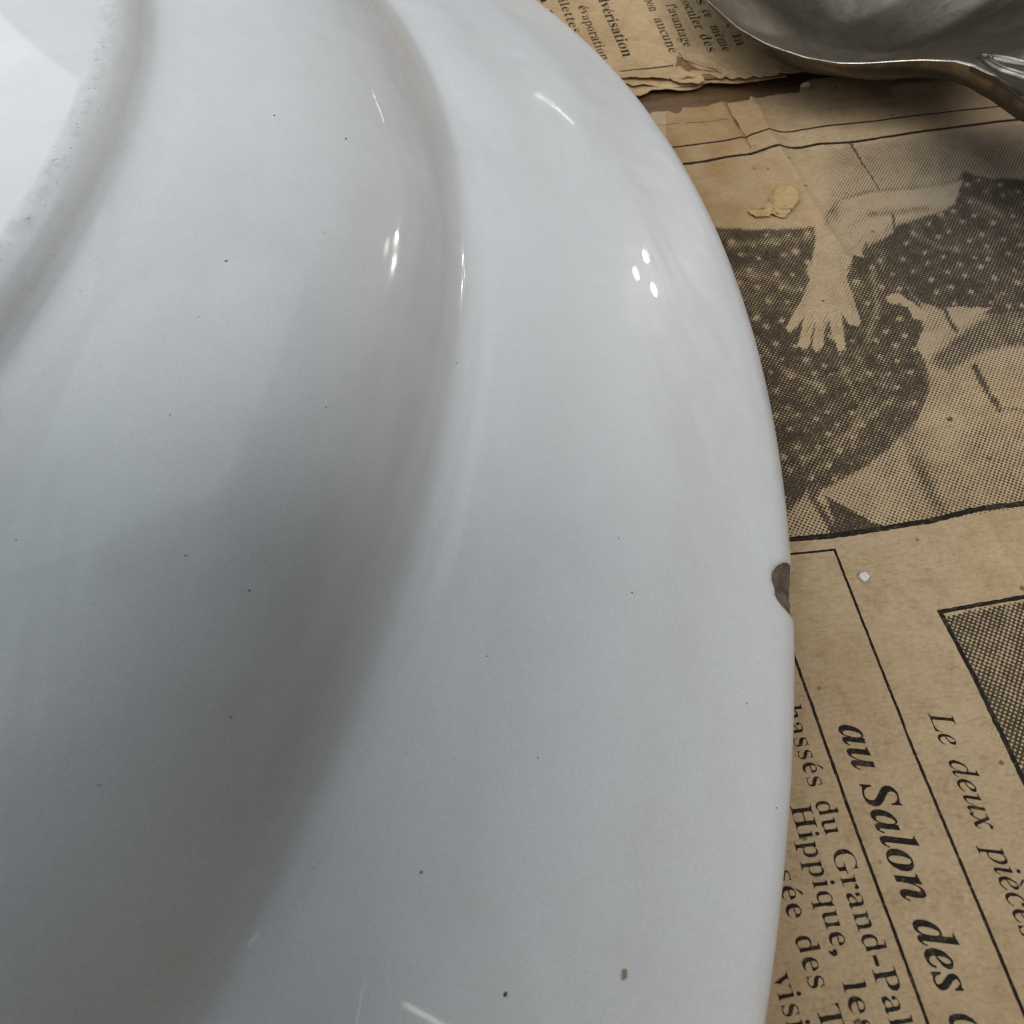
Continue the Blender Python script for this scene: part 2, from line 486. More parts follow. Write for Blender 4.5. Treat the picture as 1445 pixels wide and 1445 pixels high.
dots(SKIRT, 31, 19.5, .12, 31)
dots(BOD, 29, 18, .35, 32)
# folds of the cloth
for pts_, t_, w_ in (([(1060, 470), (1105, 520), (1160, 545)], .60, 6), ([(1085, 560), (1140, 575), (1210, 540)], .98, 9), ([(1110, 620), (1165, 600), (1240, 545)], .98, 8),
                     ([(1130, 655), (1190, 615), (1262, 560)], .62, 6), ([(1230, 380), (1238, 430), (1225, 480)], .62, 7), ([(1215, 500), (1250, 520), (1290, 515)], .98, 8),
                     ([(1190, 520), (1215, 570), (1205, 630)], .66, 6), ([(1030, 345), (1090, 340), (1140, 335)], .70, 7), ([(1040, 385), (1090, 392), (1120, 410)], .66, 8),
                     ([(1290, 330), (1330, 350), (1400, 355)], .74, 7), ([(1280, 360), (1340, 395), (1420, 405)], .99, 10), ([(1370, 280), (1410, 300), (1445, 340)], .72, 8),
                     ([(1385, 262), (1420, 285), (1720, 290)], .98, 7), ([(1260, 590), (1225, 630), (1180, 660)], .97, 9)):
    stroke(pts_, t_ if t_ > .8 else t_ - .14, w_, 4, .85)
# bare arm, hand
ARM = [(1358, 253), (1330, 261), (1270, 269), (1240, 270), (1200, 279), (1180, 288), (1166, 308), (1163, 322), (1152, 328), (1150, 350), (1145, 375), (1142, 400), (1136, 415),
       (1118, 445), (1109, 462), (1113, 468), (1125, 461), (1134, 447), (1129, 478), (1125, 487), (1134, 493), (1142, 489), (1147, 464), (1151, 452), (1146, 488), (1152, 496),
       (1161, 490), (1166, 456), (1170, 448), (1178, 480), (1184, 494), (1194, 493), (1190, 466), (1187, 442), (1200, 458), (1212, 461), (1215, 452), (1205, 422),
       (1196, 400), (1194, 380), (1197, 362), (1218, 362), (1215, 345), (1210, 325), (1216, 306), (1240, 302), (1300, 297), (1346, 284)]
stroke(ARM[12:18] + ARM[30:40], .95, 7, 3, .6)
paint(ARM, .10, 1.6)
paint([(1358, 253), (1270, 269), (1216, 276), (1216, 306), (1300, 297), (1346, 284)], .13, 4, .95)
blob(1178, 303, 10, 17, .60, .85, .4); blob(1205, 296, 14, 12, .30, .6)
stroke([(1226, 302), (1262, 299), (1310, 294)], .75, 6, 4, .8)
stroke([(1180, 286), (1200, 277), (1240, 268), (1272, 267), (1330, 259), (1356, 251)], .62, 4, 3, .85)
stroke([(1166, 318), (1168, 304), (1182, 288)], .70, 6, 4, .8)
stroke([(1200, 320), (1218, 306)], .45, 6, 4, .7); paint([(1236, 278), (1330, 266), (1344, 280), (1250, 292)], .05, 4, .8)
blob(1170, 410, 22, 42, .03, .85); blob(1172, 345, 16, 26, .07, .8)
stroke([(1216, 336), (1204, 352)], .35, 3, 2); stroke([(1222, 345), (1222, 365)], .8, 5, 2)
stroke([(1138, 470), (1150, 440)], .32, 3, 2); stroke([(1160, 472), (1166, 440)], .30, 3, 2); stroke([(1182, 472), (1180, 436)], .30, 3, 2); stroke([(1192, 400), (1206, 440)], .32, 4, 3); stroke([(1148, 400), (1128, 440)], .26, 4, 3); blob(1188, 380, 7, 26, .28, .7); blob(1143, 380, 5, 6, .08); blob(1161, 424, 1.8, 1.8, .95)
# pale scraps of picture between the dresses
paint([(1219, 318), (1226, 308), (1257, 304), (1260, 311), (1242, 328), (1223, 325)], .05, 1.4)
paint([(1263, 306), (1294, 300), (1278, 310), (1264, 313)], .12, 1.5)
stroke([(1260, 304), (1262, 322)], .9, 4, 2)
paint([(1250, 417), (1268, 412), (1288, 425), (1311, 442), (1306, 452), (1290, 448), (1281, 432), (1256, 426)], .07, 1.5)
paint([(1300, 470), (1340, 460), (1322, 490), (1303, 506), (1294, 484)], .16, 2.0)
paint([(1334, 432), (1402, 433), (1372, 448), (1350, 463)], .14, 1.5)
stroke([(1330, 430), (1350, 466)], .9, 5, 2.5)
# shapes at the picture's foot
paint([(1106, 682), (1128, 655), (1142, 672), (1148, 705), (1170, 716), (1112, 712)], .93, 3)
paint([(1100, 735), (1140, 690), (1175, 735), (1170, 760), (1100, 770)], .40, 4)
stroke([(1144, 700), (1160, 722), (1180, 752)], .92, 8, 3)
paint([(1165, 698), (1215, 727), (1250, 742), (1180, 757), (1176, 728)], .92, 2)
stroke([(1162, 694), (1240, 738)], .05, 2.2, 1.2, .8)
T = T * np.clip(1 - (qy - 752 + .152 * (qx - 1180)) / 5, 0, 1) * (qy < 765) * (qx < 1712)
T = np.where((qy < 236 - .13 * (qx - 960)), 0, T)
# corner picture with the coarse screen
FR = [(1331, 868), (1900, 768), (1900, 1500), (1650, 1500), (1456, 1115), (1399, 1000), (1363, 922)]
paint(FR, .66, .8)
blob(1420, 960, 30, 40, .60, .6); blob(1440, 900, 30, 30, .56, .6); blob(1430, 1020, 22, 40, .72, .5)
T = np.clip(T * (1 + .16 * smooth_noise(qx, qy, 15, 41) + .12 * smooth_noise(qx, qy, 5, 42)), 0, 1)
tone = np.zeros(X.shape); tone[ix] = T
stain = np.zeros(X.shape); grey_shade = np.zeros(X.shape)
ST = np.exp(-np.maximum(poly_sd(qx, qy, [(900, 150), (1040, 140), (1075, 170), (1045, 215), (1010, 280), (1060, 300), (1030, 316), (990, 316), (950, 230)]), 0) / 24)
ST = np.maximum(ST, .9 * np.exp(-np.maximum(poly_sd(qx, qy, [(1000, 230), (1110, 230), (1140, 310), (1005, 316)]), 0) / 18) * .6)
stain[ix] = np.clip(ST * (.75 + .35 * smooth_noise(qx, qy, 26, 51)), 0, 1) * .85
grey_shade[ix] = np.clip((qx - 1150) / 190, 0, 1) * np.clip((qy - 205 + .13 * (qx - 1100)) / 20, .35, 1) * np.clip((560 - qy) / 220, 0, 1) * np.clip((qy - 110) / 60, .25, 1)  # greyer paper plus shade near the spoon, painted into the colour

paper = thing('newspaper', 'yellowed newspaper page printed with a polka dot dress picture, lying under the plate', 'newspaper')
me = mesh_np('sheet', np.stack([X, Y, Z], -1).reshape(-1, 3), grid_faces(X.shape[0], X.shape[1]))
attr(me, 'tone', tone); attr(me, 'stain', stain); attr(me, 'grey_shade', grey_shade)
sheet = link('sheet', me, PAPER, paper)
so = sheet.modifiers.new('thickness', 'SOLIDIFY'); so.thickness = .00013; so.offset = -1

# ------------------------------------------------------------------ ink: rules, borders, words
def ink_strip(name, pts, w0, parent, zf, z0=0.0, w1=None, rough=.10, step=.35, seed=0, mat=None):
    """a printed rule: survey points, width in mm"""
    p = PL(pts, z0)[:, :2]
    seg = np.hypot(*np.diff(p, axis=0).T); s = np.concatenate([[0], np.cumsum(seg)])
    n = max(3, int(s[-1] / step))
    t = np.linspace(0, s[-1], n)
    x, y = np.interp(t, s, p[:, 0]), np.interp(t, s, p[:, 1])
    if len(pts) > 3:                      # soften the corners of the survey polyline
        for _ in range(6):
            x[1:-1] = (x[:-2] + 2 * x[1:-1] + x[2:]) / 4; y[1:-1] = (y[:-2] + 2 * y[1:-1] + y[2:]) / 4
    tx, ty = np.gradient(x), np.gradient(y); L = np.hypot(tx, ty); nx, ny = -ty / L, tx / L
    r = np.random.default_rng(100 + seed)
    w = np.linspace(w0, w1 or w0, n) / 2
    a = w * (1 + rough * r.normal(0, 1, n)); b = w * (1 + rough * r.normal(0, 1, n))
    V = np.zeros((n, 3, 3))
    for k, o in enumerate((-a, 0 * a, b)):
        V[:, k, 0], V[:, k, 1] = x + nx * o, y + ny * o
    V[..., 2] = zf(V[..., 0], V[..., 1]) + .045
    me = mesh_np(name, V.reshape(-1, 3), grid_faces(n, 3))
    return link(name, me, mat or INKM, parent)

def glyph_string(s, style):
    up, lo = {'B': (0x1D400, 0x1D41A), 'R': (0x1D400, 0x1D41A), 'I': (0x1D434, 0x1D44E), 'BI': (0x1D468, 0x1D482)}[style]
    out = ''
    for c in s:
        b = {'é': 'e', 'è': 'e', 'ê': 'e', 'î': 'i'}.get(c, c)
        if style == 'I' and b == 'h': out += '\u210E'
        elif 'A' <= b <= 'Z': out += chr(up + ord(b) - 65)
        elif 'a' <= b <= 'z': out += chr(lo + ord(b) - 97)
        else: out += b
    return out

_dg = bpy.context.evaluated_depsgraph_get()
def outline_mesh(s, style, spacing):
    cu = bpy.data.curves.new('type', 'FONT'); cu.body = glyph_string(s, style); cu.resolution_u = 4; cu.space_character = spacing
    ob = bpy.data.objects.new('type', cu); C.objects.link(ob)
    dg = bpy.context.evaluated_depsgraph_get()
    oe = ob.evaluated_get(dg)
    thin = {'R': .024, 'B': .006}.get(style, 0)
    if thin:                              # lighter stems for the book face, hairlines left alone
        c2 = oe.to_curve(dg, apply_modifiers=False).copy()
        for spn in c2.splines:
            bp = spn.bezier_points
            new = []
            for q in bp:
                a = (q.handle_right - q.handle_left)
                if a.length < 1e-6: a = bp[0].co - q.co
                a.normalize()
                nrm = Vector((a.y, -a.x, 0))
                d = Vector((nrm.x * thin, nrm.y * thin * .25, 0))
                new.append(d)
            for q, d in zip(bp, new):
                q.handle_left_type = q.handle_right_type = 'FREE'
                q.co += d; q.handle_left += d; q.handle_right += d
        o2 = bpy.data.objects.new('type', c2); C.objects.link(o2)
        dg = bpy.context.evaluated_depsgraph_get()
        me = bpy.data.meshes.new_from_object(o2.evaluated_get(dg))
        bpy.data.objects.remove(o2)
    else:
        me = bpy.data.meshes.new_from_object(oe)
    oe.to_curve_clear()
    bpy.data.objects.remove(ob)
    return me

def ink_word(text, style, a, b, em, parent, zf, z0=0.0, spacing=1.0, jit=.012, fade=None):
    """text whose baseline runs from survey point a to survey point b; em in mm"""
    pa, pb = P(*a, z0)[:2], P(*b, z0)[:2]
    d = pb - pa; Ln = np.hypot(*d); d = d / Ln; up = np.array([-d[1], d[0]])
    me = outline_mesh(text, style, spacing)
    n = len(me.vertices)
    co = np.zeros(n * 3); me.vertices.foreach_get('co', co); co = co.reshape(-1, 3)
    x0, x1 = co[:, 0].min(), co[:, 0].max()
    # accents
    acc = [i for i, c in enumerate(text) if c in 'éèêî']
    extra_v, extra_f = [], []
    for i in acc:
        w1 = outline_mesh(text[:i + 1], style, spacing); c1 = np.array([v.co.x for v in w1.vertices])
        r_ = c1.max(); w = .40
        if i:
            w0 = outline_mesh(text[:i], style, spacing); w = r_ - max(v.co.x for v in w0.vertices)
        cx = r_ - w * .45 + (.05 if 'I' in style else 0)
        bars = {'é': [((-.05, .50), (.10, .66))], 'è': [((.05, .50), (-.10, .66))], 'ê': [((-.10, .51), (0, .64)), ((0, .64), (.10, .51))], 'î': [((-.10, .51), (0, .64)), ((0, .64), (.10, .51))]}[text[i]]
        for (ax, ay), (bx, by) in bars:
            k = n + len(extra_v)
            extra_v += [(cx + ax - .012, ay, 0), (cx + ax + .02, ay, 0), (cx + bx + .045, by, 0), (cx + bx - .035, by + .015, 0)]
            extra_f.append((k, k + 1, k + 2, k + 3))
    faces = [tuple(p.vertices) for p in me.polygons] + extra_f
    if extra_v: co = np.concatenate([co, np.array(extra_v)])
    sx = Ln / (x1 - x0)
    X_ = (co[:, 0] - x0) * sx; Y_ = co[:, 1] * em
    r = np.random.default_rng(len(text) * 7 + int(a[0]))
    X_ = X_ + r.normal(0, jit, len(X_)); Y_ = Y_ + r.normal(0, jit, len(Y_))
    wx = pa[0] + d[0] * X_ + up[0] * Y_; wy = pa[1] + d[1] * X_ + up[1] * Y_
    wz = zf(wx, wy) + .05
    nm = bpy.data.meshes.new('printed_word')
    nm.from_pydata((np.stack([wx, wy, wz], -1) * MM).tolist(), [], faces)
    return link('printed_word', nm, INKM, parent)

q4 = lambda u, v: (1045 + u / 3.2475, 1000 + v / 3.2475)
def words(baseline, items, style, em, parent=paper, zf=paper_z, conv=q4, z0=0.0, spacing=1.0, jit=.012):
    (u0, v0), (u1, v1) = baseline
    k = (u1 - u0) / (v1 - v0)
    for text, va, vb in items:
        ink_word(text, style, conv(u0 + k * (va - v0), va), conv(u0 + k * (vb - v0), vb), em, parent, zf, z0, spacing, jit)

words(((340, 430), (590, 1165)), [('chassés', -62, 358), ('du', 428, 583), ('Grand-Palais', 652, 1720)], 'R', 2.65)
words(((235, 470), (470, 1275)), [('Hippique,', 446, 1135), ('les', 1252, 1500)], 'R', 2.65)
words(((210, 930), (320, 1290)), [('sée', 745, 968), ('des', 1048, 1285), ('T', 1365, 1490)], 'R', 2.65)
words(((150, 1240), (195, 1390)), [('visiteurs', 1218, 1900)], 'R', 2.65)
words(((866, 35), (1062, 497)), [('Le', 22, 172), ('deux', 238, 560), ('pièces', 622, 1060)], 'I', 2.95)
words(((458, 110), (909, 1300)), [('au', 78, 285), ('Salon', 345, 888), ('des', 972, 1312), ('c', 1405, 1500)], 'BI', 4.25)

ink_strip('printed_rule', [(1105, 874), (1121.6, 926), (1148, 1000), (1163, 1043.5), (1230, 1228), (1309.8, 1445), (1330, 1500), (1420, 1750)], .27, paper, paper_z, seed=1)
ink_strip('printed_rule', [(1177.5, 774), (1230, 906), (1266.7, 1000), (1283.3, 1043.5), (1442, 1422), (1470, 1490), (1570, 1730)], .25, paper, paper_z, w1=.27, seed=2)
ink_strip('printed_rule', [(1080, 785), (1116, 781.7), (1179, 775)], .24, paper, paper_z, seed=3)
ink_strip('printed_border', [(1080, 764), (1114, 760.8), (1175.5, 755.5), (1246.4, 744.7), (1323, 732.4), (1352, 724), (1385, 717), (1445, 709.5), (1480, 704), (1600, 685), (1716, 668)], .62, paper, paper_z, rough=.12, seed=4)
ink_strip('printed_border', [(1324, 863), (1360, 856.5), (1400, 850), (1445, 842), (1480, 836), (1700, 799), (1900, 764)], .40, paper, paper_z, w1=.62, seed=5)
ink_strip('printed_border', [(1327, 862), (1342, 890), (1359, 922), (1378, 958), (1394, 993), (1418, 1042), (1452, 1114), (1480, 1170), (1560, 1332), (1640, 1494)], .44, paper, paper_z, seed=6)
ink_strip('printed_rule', [(920, 210), (943, 207.3), (984.6, 202.4), (1012, 197.6), (1040, 192.5), (1059, 188.6), (1076, 184.5), (1088, 183.8), (1100, 186.2), (1115, 185), (1131, 180.3), (1165, 176.5), (1231, 169.5), (1338.8, 156.4), (1412.8, 148), (1460, 143), (1720, 114)], .36, paper, paper_z, seed=7)
ink_strip('printed_rule', [(930, 236), (958.3, 230.8), (998.4, 225.3), (1023.3, 219.7), (1040, 217.5), (1059, 216.3), (1078, 210), (1092, 206.5), (1100, 207.7), (1114, 209.6), (1135, 207), (1155, 201.8), (1207.5, 198), (1270, 190), (1338.8, 180.3), (1443.8, 167), (1470, 163), (1720, 130)], .58, paper, paper_z, seed=8)
# fine dark cracks in the old paper
for i, pts in enumerate([[(1200, 199), (1208, 212), (1212, 220), (1222, 237), (1232, 252), (1241, 268)],
                         [(1025, 141), (1033, 156), (1040, 166), (1052, 187), (1058, 199), (1060, 208)],
                         [(926, 176), (950, 173), (960, 172)], [(968, 172), (990, 170), (1006, 167), (1020, 164), (1029, 163.5)]]):
    ink_strip('paper_crack', pts, (.42, .16, .12, .12)[i], paper, paper_z, w1=(.16, .10, .08, .08)[i], rough=.5, seed=20 + i, mat=CRACKM)

# ------------------------------------------------------------------ upper, torn newspaper
upper = thing('torn_newspaper', 'torn folded newspaper with a ragged lower edge, between the plate and the silver spoon', 'newspaper')
ZU = 1.1
def upper_z(x, y):
    return ZU + .16 * smooth_noise(x, y, 14, 61) + .07 * smooth_noise(x, y, 5, 62)
def edge_sheet(name, pts, depth, zf, curl, seed, mat=PAPER2, z0=ZU, thick=.00012, step=.2, hard=.18):
    """paper whose near edge follows the survey polyline and which runs `depth` mm away from the camera"""
    p = PL(pts, z0); p = p[np.argsort(p[:, 0])]
    xs = np.arange(p[0, 0], p[-1, 0], step)
    e = np.interp(xs, p[:, 0], p[:, 1]) + hard * smooth_noise(xs, xs * 0, .9, seed) + hard * .5 * smooth_noise(xs, xs * 0, .35, seed + 1)
    s = np.concatenate([np.linspace(0, 6, 30), 6 + np.geomspace(.3, depth, 40)])
    X = np.repeat(xs[:, None], len(s), 1); Y = e[:, None] + s[None]
    Z = zf(X, Y) + curl(X, s[None] + 0 * X)
    me = mesh_np(name, np.stack([X, Y, Z], -1).reshape(-1, 3), grid_faces(*X.shape))
    o = link(name, me, mat, upper)
    so = o.modifiers.new('thickness', 'SOLIDIFY'); so.thickness = thick; so.offset = -1
    return o
# top leaf
EDGE_TOP = [(700, 100), (800, 105), (850, 112), (872, 111), (886, 109.5), (905, 111), (925, 113), (940, 113.5), (950, 110), (962, 114), (975, 113), (985, 110), (993, 106), (1000, 106), (1008, 109), (1016, 112), (1024, 110), (1033, 114.5), (1044, 113), (1052, 114), (1064, 111), (1075, 112), (1086, 110), (1100, 108), (1118, 106), (1147, 103), (1200, 98), (1300, 88), (1480, 60)]
edge_sheet('sheet', EDGE_TOP, 260, upper_z, hard=.32, thick=.0002, seed=64, curl=lambda x, s: .35 * np.exp(-s / 1.2) + .25 * np.exp(-s / 2.5) * smooth_noise(x, s, 2.2, 63))
# leaves below it, showing as a fold of wavy edges
def low_z(k): return lambda x, y: upper_z(x, y) - .38 * k
for k, pts in enumerate([
        [(700, 118), (850, 121), (872, 117), (884, 117), (893, 121.5), (908, 119.5), (930, 121), (950, 121.5), (975, 119), (991, 118), (1002, 116), (1040, 118), (1080, 113), (1110, 110)],
        [(700, 128), (850, 130), (872, 124), (888, 131), (901.5, 134.5), (912, 132), (919.5, 127.5), (935, 127), (957, 126.5), (975, 124), (988, 121.5), (994, 118)]], 1):
    edge_sheet('torn_layer', pts, 120, low_z(k), lambda x, s: .40 * np.exp(-s / 1.0) * smooth_noise(x, s * 0, 4.0, 70 + k), 72 + k, z0=ZU - .38 * k, hard=.06)

# a torn flap curling back near the spoon
def blob_patch(name, outline, zfun, mat, parent=None, n=26, z0=0.0, thick=.0002, jag=.05):
    """irregular scrap: a disc warped to the outline"""
    p = PL(outline, z0)[:, :2]; c = p.mean(0)
    m = len(outline) * 4
    s = np.linspace(0, len(outline), m, endpoint=False)
    i = s.astype(int); f = s - i
    ring = p[i % len(p)] * (1 - f)[:, None] + p[(i + 1) % len(p)] * f[:, None]
    if jag:
        rj = np.random.default_rng(int(abs(ring[0, 0]) * 1000)); ring = ring + rj.normal(0, jag, ring.shape)
    V = [c] + [c + (ring - c) * (k / n) for k in range(1, n + 1)]
    V = np.concatenate([[V[0]]] + V[1:])
    rad = np.concatenate([[0]] + [np.full(m, k / n) for k in range(1, n + 1)])
    Z = zfun(V[:, 0], V[:, 1], rad)
    V = np.column_stack([V, Z])
    faces = [(0, 1 + j, 1 + (j + 1) % m) for j in range(m)]
    for k in range(n - 1):
        a = 1 + k * m; b = a + m
        faces += [(a + j, b + j, b + (j + 1) % m, a + (j + 1) % m) for j in range(m)]
    me = bpy.data.meshes.new(name)
    me.from_pydata((V * MM).tolist(), [], faces)
    me.polygons.foreach_set('use_smooth', np.ones(len(faces), bool))
    o = link(name, me, mat, parent)
    if thick:
        so = o.modifiers.new('thickness', 'SOLIDIFY'); so.thickness = thick; so.offset = 1
    return o
q9 = lambda u, v: (720 + u / 4.014, v / 4.014)
BROWN = simple('burnt_brown_paper', (.27, .145, .065), (.17, .085, .035), 700, .9, .0004)
HOLE = [(956, 77), (963, 83), (968, 86), (974, 95), (981, 100), (990, 101), (1000, 104), (1012, 103), (1021, 105), (1019, 109), (1005, 111), (993, 112), (983, 113), (966, 106), (953, 93)]
blob_patch('torn_layer', HOLE, lambda x, y, r: upper_z(x, y) + .07 + .12 * r ** 2 * smooth_noise(x, y, 1.2, 82), BROWN, upper, z0=ZU)
FLAP = [(949, 101), (957, 95), (962, 99), (972, 106), (984, 109), (992, 112), (994, 117), (986, 121), (975, 119), (962, 119), (948, 115), (944, 109)]
blob_patch('torn_flap', FLAP, lambda x, y, r: upper_z(x, y) + .10 + .25 * r ** 3 * (1 + .8 * smooth_noise(x, y, 1.3, 81)), PAPER2, upper, z0=ZU)
CURL = [(957, 74), (966, 73), (980, 76), (996, 82), (1012, 90), (1022, 97), (1030, 105), (1022, 104), (1008, 99), (996, 96), (985, 92), (974, 88), (964, 83)]
blob_patch('torn_flap', CURL, lambda x, y, r: upper_z(x, y) + .10 + .45 * r ** 2 * (.6 + .5 * smooth_noise(x, y, 1.4, 83)), PAPER2, upper, z0=ZU)

def wz(line, items, style, em, jit=.03):
    words(line, items, style, em, upper, upper_z, q9, ZU, 1.0, jit)
wz(((60, -15), (112, 120)), [('pour', -120, 46)], 'R', 2.7)
wz(((168, -5), (262, 200)), [('à' .replace('à', 'a'), -50, 22), ('même', 62, 190)], 'R', 2.7)
wz(((270, 0), (415, 330)), [('toilettes', -60, 186), ('et', 208, 248), ('l', 278, 296)], 'R', 2.7)
wz(((385, 40), (512, 345)), [('évaporation', 36, 345)], 'R', 2.7)
wz(((500, 0), (640, 325)), [('pulvérisation', -75, 325)], 'B', 3.0)
wz(((760, 0), (905, 300)), [('bon', -10, 68), ('aucune', 108, 296)], 'R', 2.7)
wz(((880, 30), (975, 240)), [("l'avantage", 28, 262)], 'R', 2.7)
wz(((965, 0), (1125, 300)), [('inoculer', -40, 165), ('des', 195, 292)], 'R', 2.7)
wz(((1050, 0), (1210, 295)), [('is', -25, 28), ('ce', 62, 100), ('même', 146, 290)], 'R', 2.7)
wz(((1150, 0), (1290, 265)), [('petite', 20, 160), ('la', 195, 260)], 'R', 2.7)
ink_strip('printed_rule', [q9(480, 428), q9(570, 410), q9(760, 388), q9(925, 368)], .36, upper, upper_z, ZU, seed=40)

# ------------------------------------------------------------------ the plate, face down
PROFILE = [(0, .2190), (.45, .2225), (.60, .2262), (.70, .2303), (.74, .2325), (.757, .2338), (.7622, .2342), (.7660, .2341), (.7715, .2331), (.7775, .2304), (.783, .2262), (.789, .2205), (.7955, .2163),
           (.809, .2134), (.825, .2118), (.85, .2080), (.89, .1985), (.920, .1865), (.945, .1708), (.9645, .1530), (.9790, .1372), (.9885, .1292), (.998, .1258), (1.012, .1224), (1.032, .1165), (1.06, .1060), (1.11, .0868), (1.145, .0697), (1.168, .0583), (1.183, .0505), (1.1920, .0446), (1.1976, .0374), (1.2000, .0285), (1.1990, .0200), (1.194, .0110), (1.184, .0072),
           (1.15, .0230), (1.08, .0520), (1.0, .0800), (.95, .105), (.90, .140), (.84, .160), (.60, .165), (0, .165)]
def catmull(pts, per):
    p = np.array([pts[0]] + list(pts) + [pts[-1]], float); out = []
    for i in range(1, len(p) - 2):
        a, b, c, d = p[i - 1:i + 3]
        # centripetal parametrisation keeps the tight foot ring from overshooting
        t0 = 0; t1 = t0 + max(np.hypot(*(b - a)), 1e-6) ** .5; t2 = t1 + max(np.hypot(*(c - b)), 1e-6) ** .5; t3 = t2 + max(np.hypot(*(d - c)), 1e-6) ** .5
        for t in np.linspace(t1, t2, per, endpoint=False):
            A1 = (t1 - t) / (t1 - t0) * a + (t - t0) / (t1 - t0) * b if i > 1 else b * 0 + b
            A2 = (t2 - t) / (t2 - t1) * b + (t - t1) / (t2 - t1) * c
            A3 = (t3 - t) / (t3 - t2) * c + (t - t2) / (t3 - t2) * d if i < len(p) - 3 else c
            B1 = (t2 - t) / (t2 - t0) * A1 + (t - t0) / (t2 - t0) * A2 if i > 1 else A2
            B2 = (t3 - t) / (t3 - t1) * A2 + (t - t1) / (t3 - t1) * A3 if i < len(p) - 3 else A2
            out.append((t2 - t) / (t2 - t1) * B1 + (t - t1) / (t2 - t1) * B2)
    out.append(p[-2])
    return np.array(out)
prof = catmull(PROFILE, 8) * U
prof[0, 0] = .02; prof[-1, 0] = .02
top_n = int(np.argmax(prof[:, 0])) + 1                        # upper side only, for finding points on it

def on_plate(u, v):
    d = ray(np.array(u), np.array(v)); o = np.array([0, 0, H])
    t = np.linspace(0, 260, 26001)
    q = o + d[None] * t[:, None]
    rr = np.hypot(q[:, 0] - PC[0], q[:, 1] - PC[1])
    zz = np.interp(rr, prof[:top_n, 0], prof[:top_n, 1], right=-99)
    k = np.argmax(q[:, 2] < zz)
    return q[k]

CHIP_C = P(1107, 840, .030 * U)
chip_az = math.atan2(CHIP_C[1] - PC[1], CHIP_C[0] - PC[0])
HALF = 3.3 / (1.2 * U)                    # half length of the chip as an angle
th = np.concatenate([np.linspace(chip_az - 1.35 * HALF, chip_az + 1.35 * HALF, 150), np.linspace(chip_az + 1.35 * HALF, chip_az - 1.35 * HALF + 2 * math.pi, 1300)[1:-1]])
# finer rows round the lip
pr = []
for i in range(len(prof) - 1):
    a, b = prof[i], prof[i + 1]
    k = 1
    if 1.150 * U < a[0] and i > 100: k = max(1, int(np.hypot(*(b - a)) / .09))
    for j in range(k): pr.append(a + (b - a) * j / k)
pr.append(prof[-1]); pr = np.array(pr)
arc = np.concatenate([[0], np.cumsum(np.hypot(*np.diff(pr, axis=0).T))])
lip = arc[np.argmax(pr[:, 0])]
S = arc - lip                             # distance along the section from the outermost line, + is underneath
TH, SS = np.meshgrid(th, S, indexing='ij')
Rm = np.repeat(pr[None, :, 0], len(th), 0).copy(); Zm = np.repeat(pr[None, :, 1], len(th), 0).copy()
dth = (TH - chip_az + math.pi) % (2 * math.pi) - math.pi
al = dth * 1.2 * U                        # mm along the rim
# conchoidal chip: an irregular half ellipse biting from below into the rim
aw = al + .25 * smooth_noise(al, SS, 1.3, 91)
ext = 3.9 + .25 * smooth_noise(al, SS * 0, .9, 92)
e = (np.abs((aw + .10) / 3.0)) ** 2.0 + (np.abs((SS + .9) / ext)) ** 2.2
inside = (e < 1) & (np.abs(al) < 4) & (SS < 6) & (SS > -6)
bite = np.clip(1 - e, 0, 1) * ((np.abs(al) < 4) & (np.abs(SS) < 6))
depth = .62 * bite ** .5 + bite ** .5 * (.16 * smooth_noise(al, SS, .7, 93) + .09 * smooth_noise(al, SS, .27, 94))
Rm -= depth * .42; Zm -= depth * .95
# a handmade rim is never perfectly true
wob = .22 * np.sin(3 * TH + 1.0) + .12 * np.sin(7 * TH + .4)
Zm = Zm + wob * np.clip((Rm / U - .98) / .2, 0, 1)
Xp, Yp = PC[0] + Rm * np.cos(TH), PC[1] + Rm * np.sin(TH)
foot_m = np.clip((np.minimum(pr[:, 0] / U - .7632, .7740 - pr[:, 0] / U)) / .004 + .5, 0, 1) * (np.arange(len(pr)) < len(pr) * .6)
plate = thing('plate', 'large white glazed ceramic plate lying face down with a chipped rim and soiled foot ring', 'plate')
Vp = np.stack([Xp, Yp, Zm], -1).reshape(-1, 3)
Fp = grid_faces(len(th), len(pr), True)[:, ::-1]
ins_f = inside.reshape(-1)[Fp].all(1)
Rnorm = np.repeat(pr[None, :, 0], len(th), 0).reshape(-1)[Fp].mean(1) / U
rows = (Fp[:, 0] % len(pr))
is_foot = (Rnorm > .745) & (Rnorm < .797) & (rows < len(pr) * .5)
rust = (np.exp(-np.clip(e - 1, 0, 9) / .16) * (np.abs(al) < 5) * (np.abs(SS) < 6) * (e >= 1)).reshape(-1)
tmp = mesh_np('whole', Vp, Fp)
nv = np.zeros(len(Vp) * 3, np.float32); tmp.vertices.foreach_get('normal', nv); nv = nv.reshape(-1, 3)
def plate_part(name, sel, mat, use_normals=True):
    f = Fp[sel]; u_, inv = np.unique(f, return_inverse=True)
    me = mesh_np(name, Vp[u_], inv.reshape(-1, 4))
    attr(me, 'foot', np.repeat(foot_m[None], len(th), 0).reshape(-1)[u_]); attr(me, 'rust', rust[u_])
    if use_normals: me.normals_split_custom_set_from_vertices(nv[u_].tolist())
    return link(name, me, mat, plate)
plate_part('plate_body', ~ins_f & ~is_foot, CERAMIC)
plate_part('foot_ring', is_foot, CERAMIC)
cpart = plate_part('rim_chip', ins_f, CHIP, False)
cpart['label'] = 'rough brown chip in the white rim'

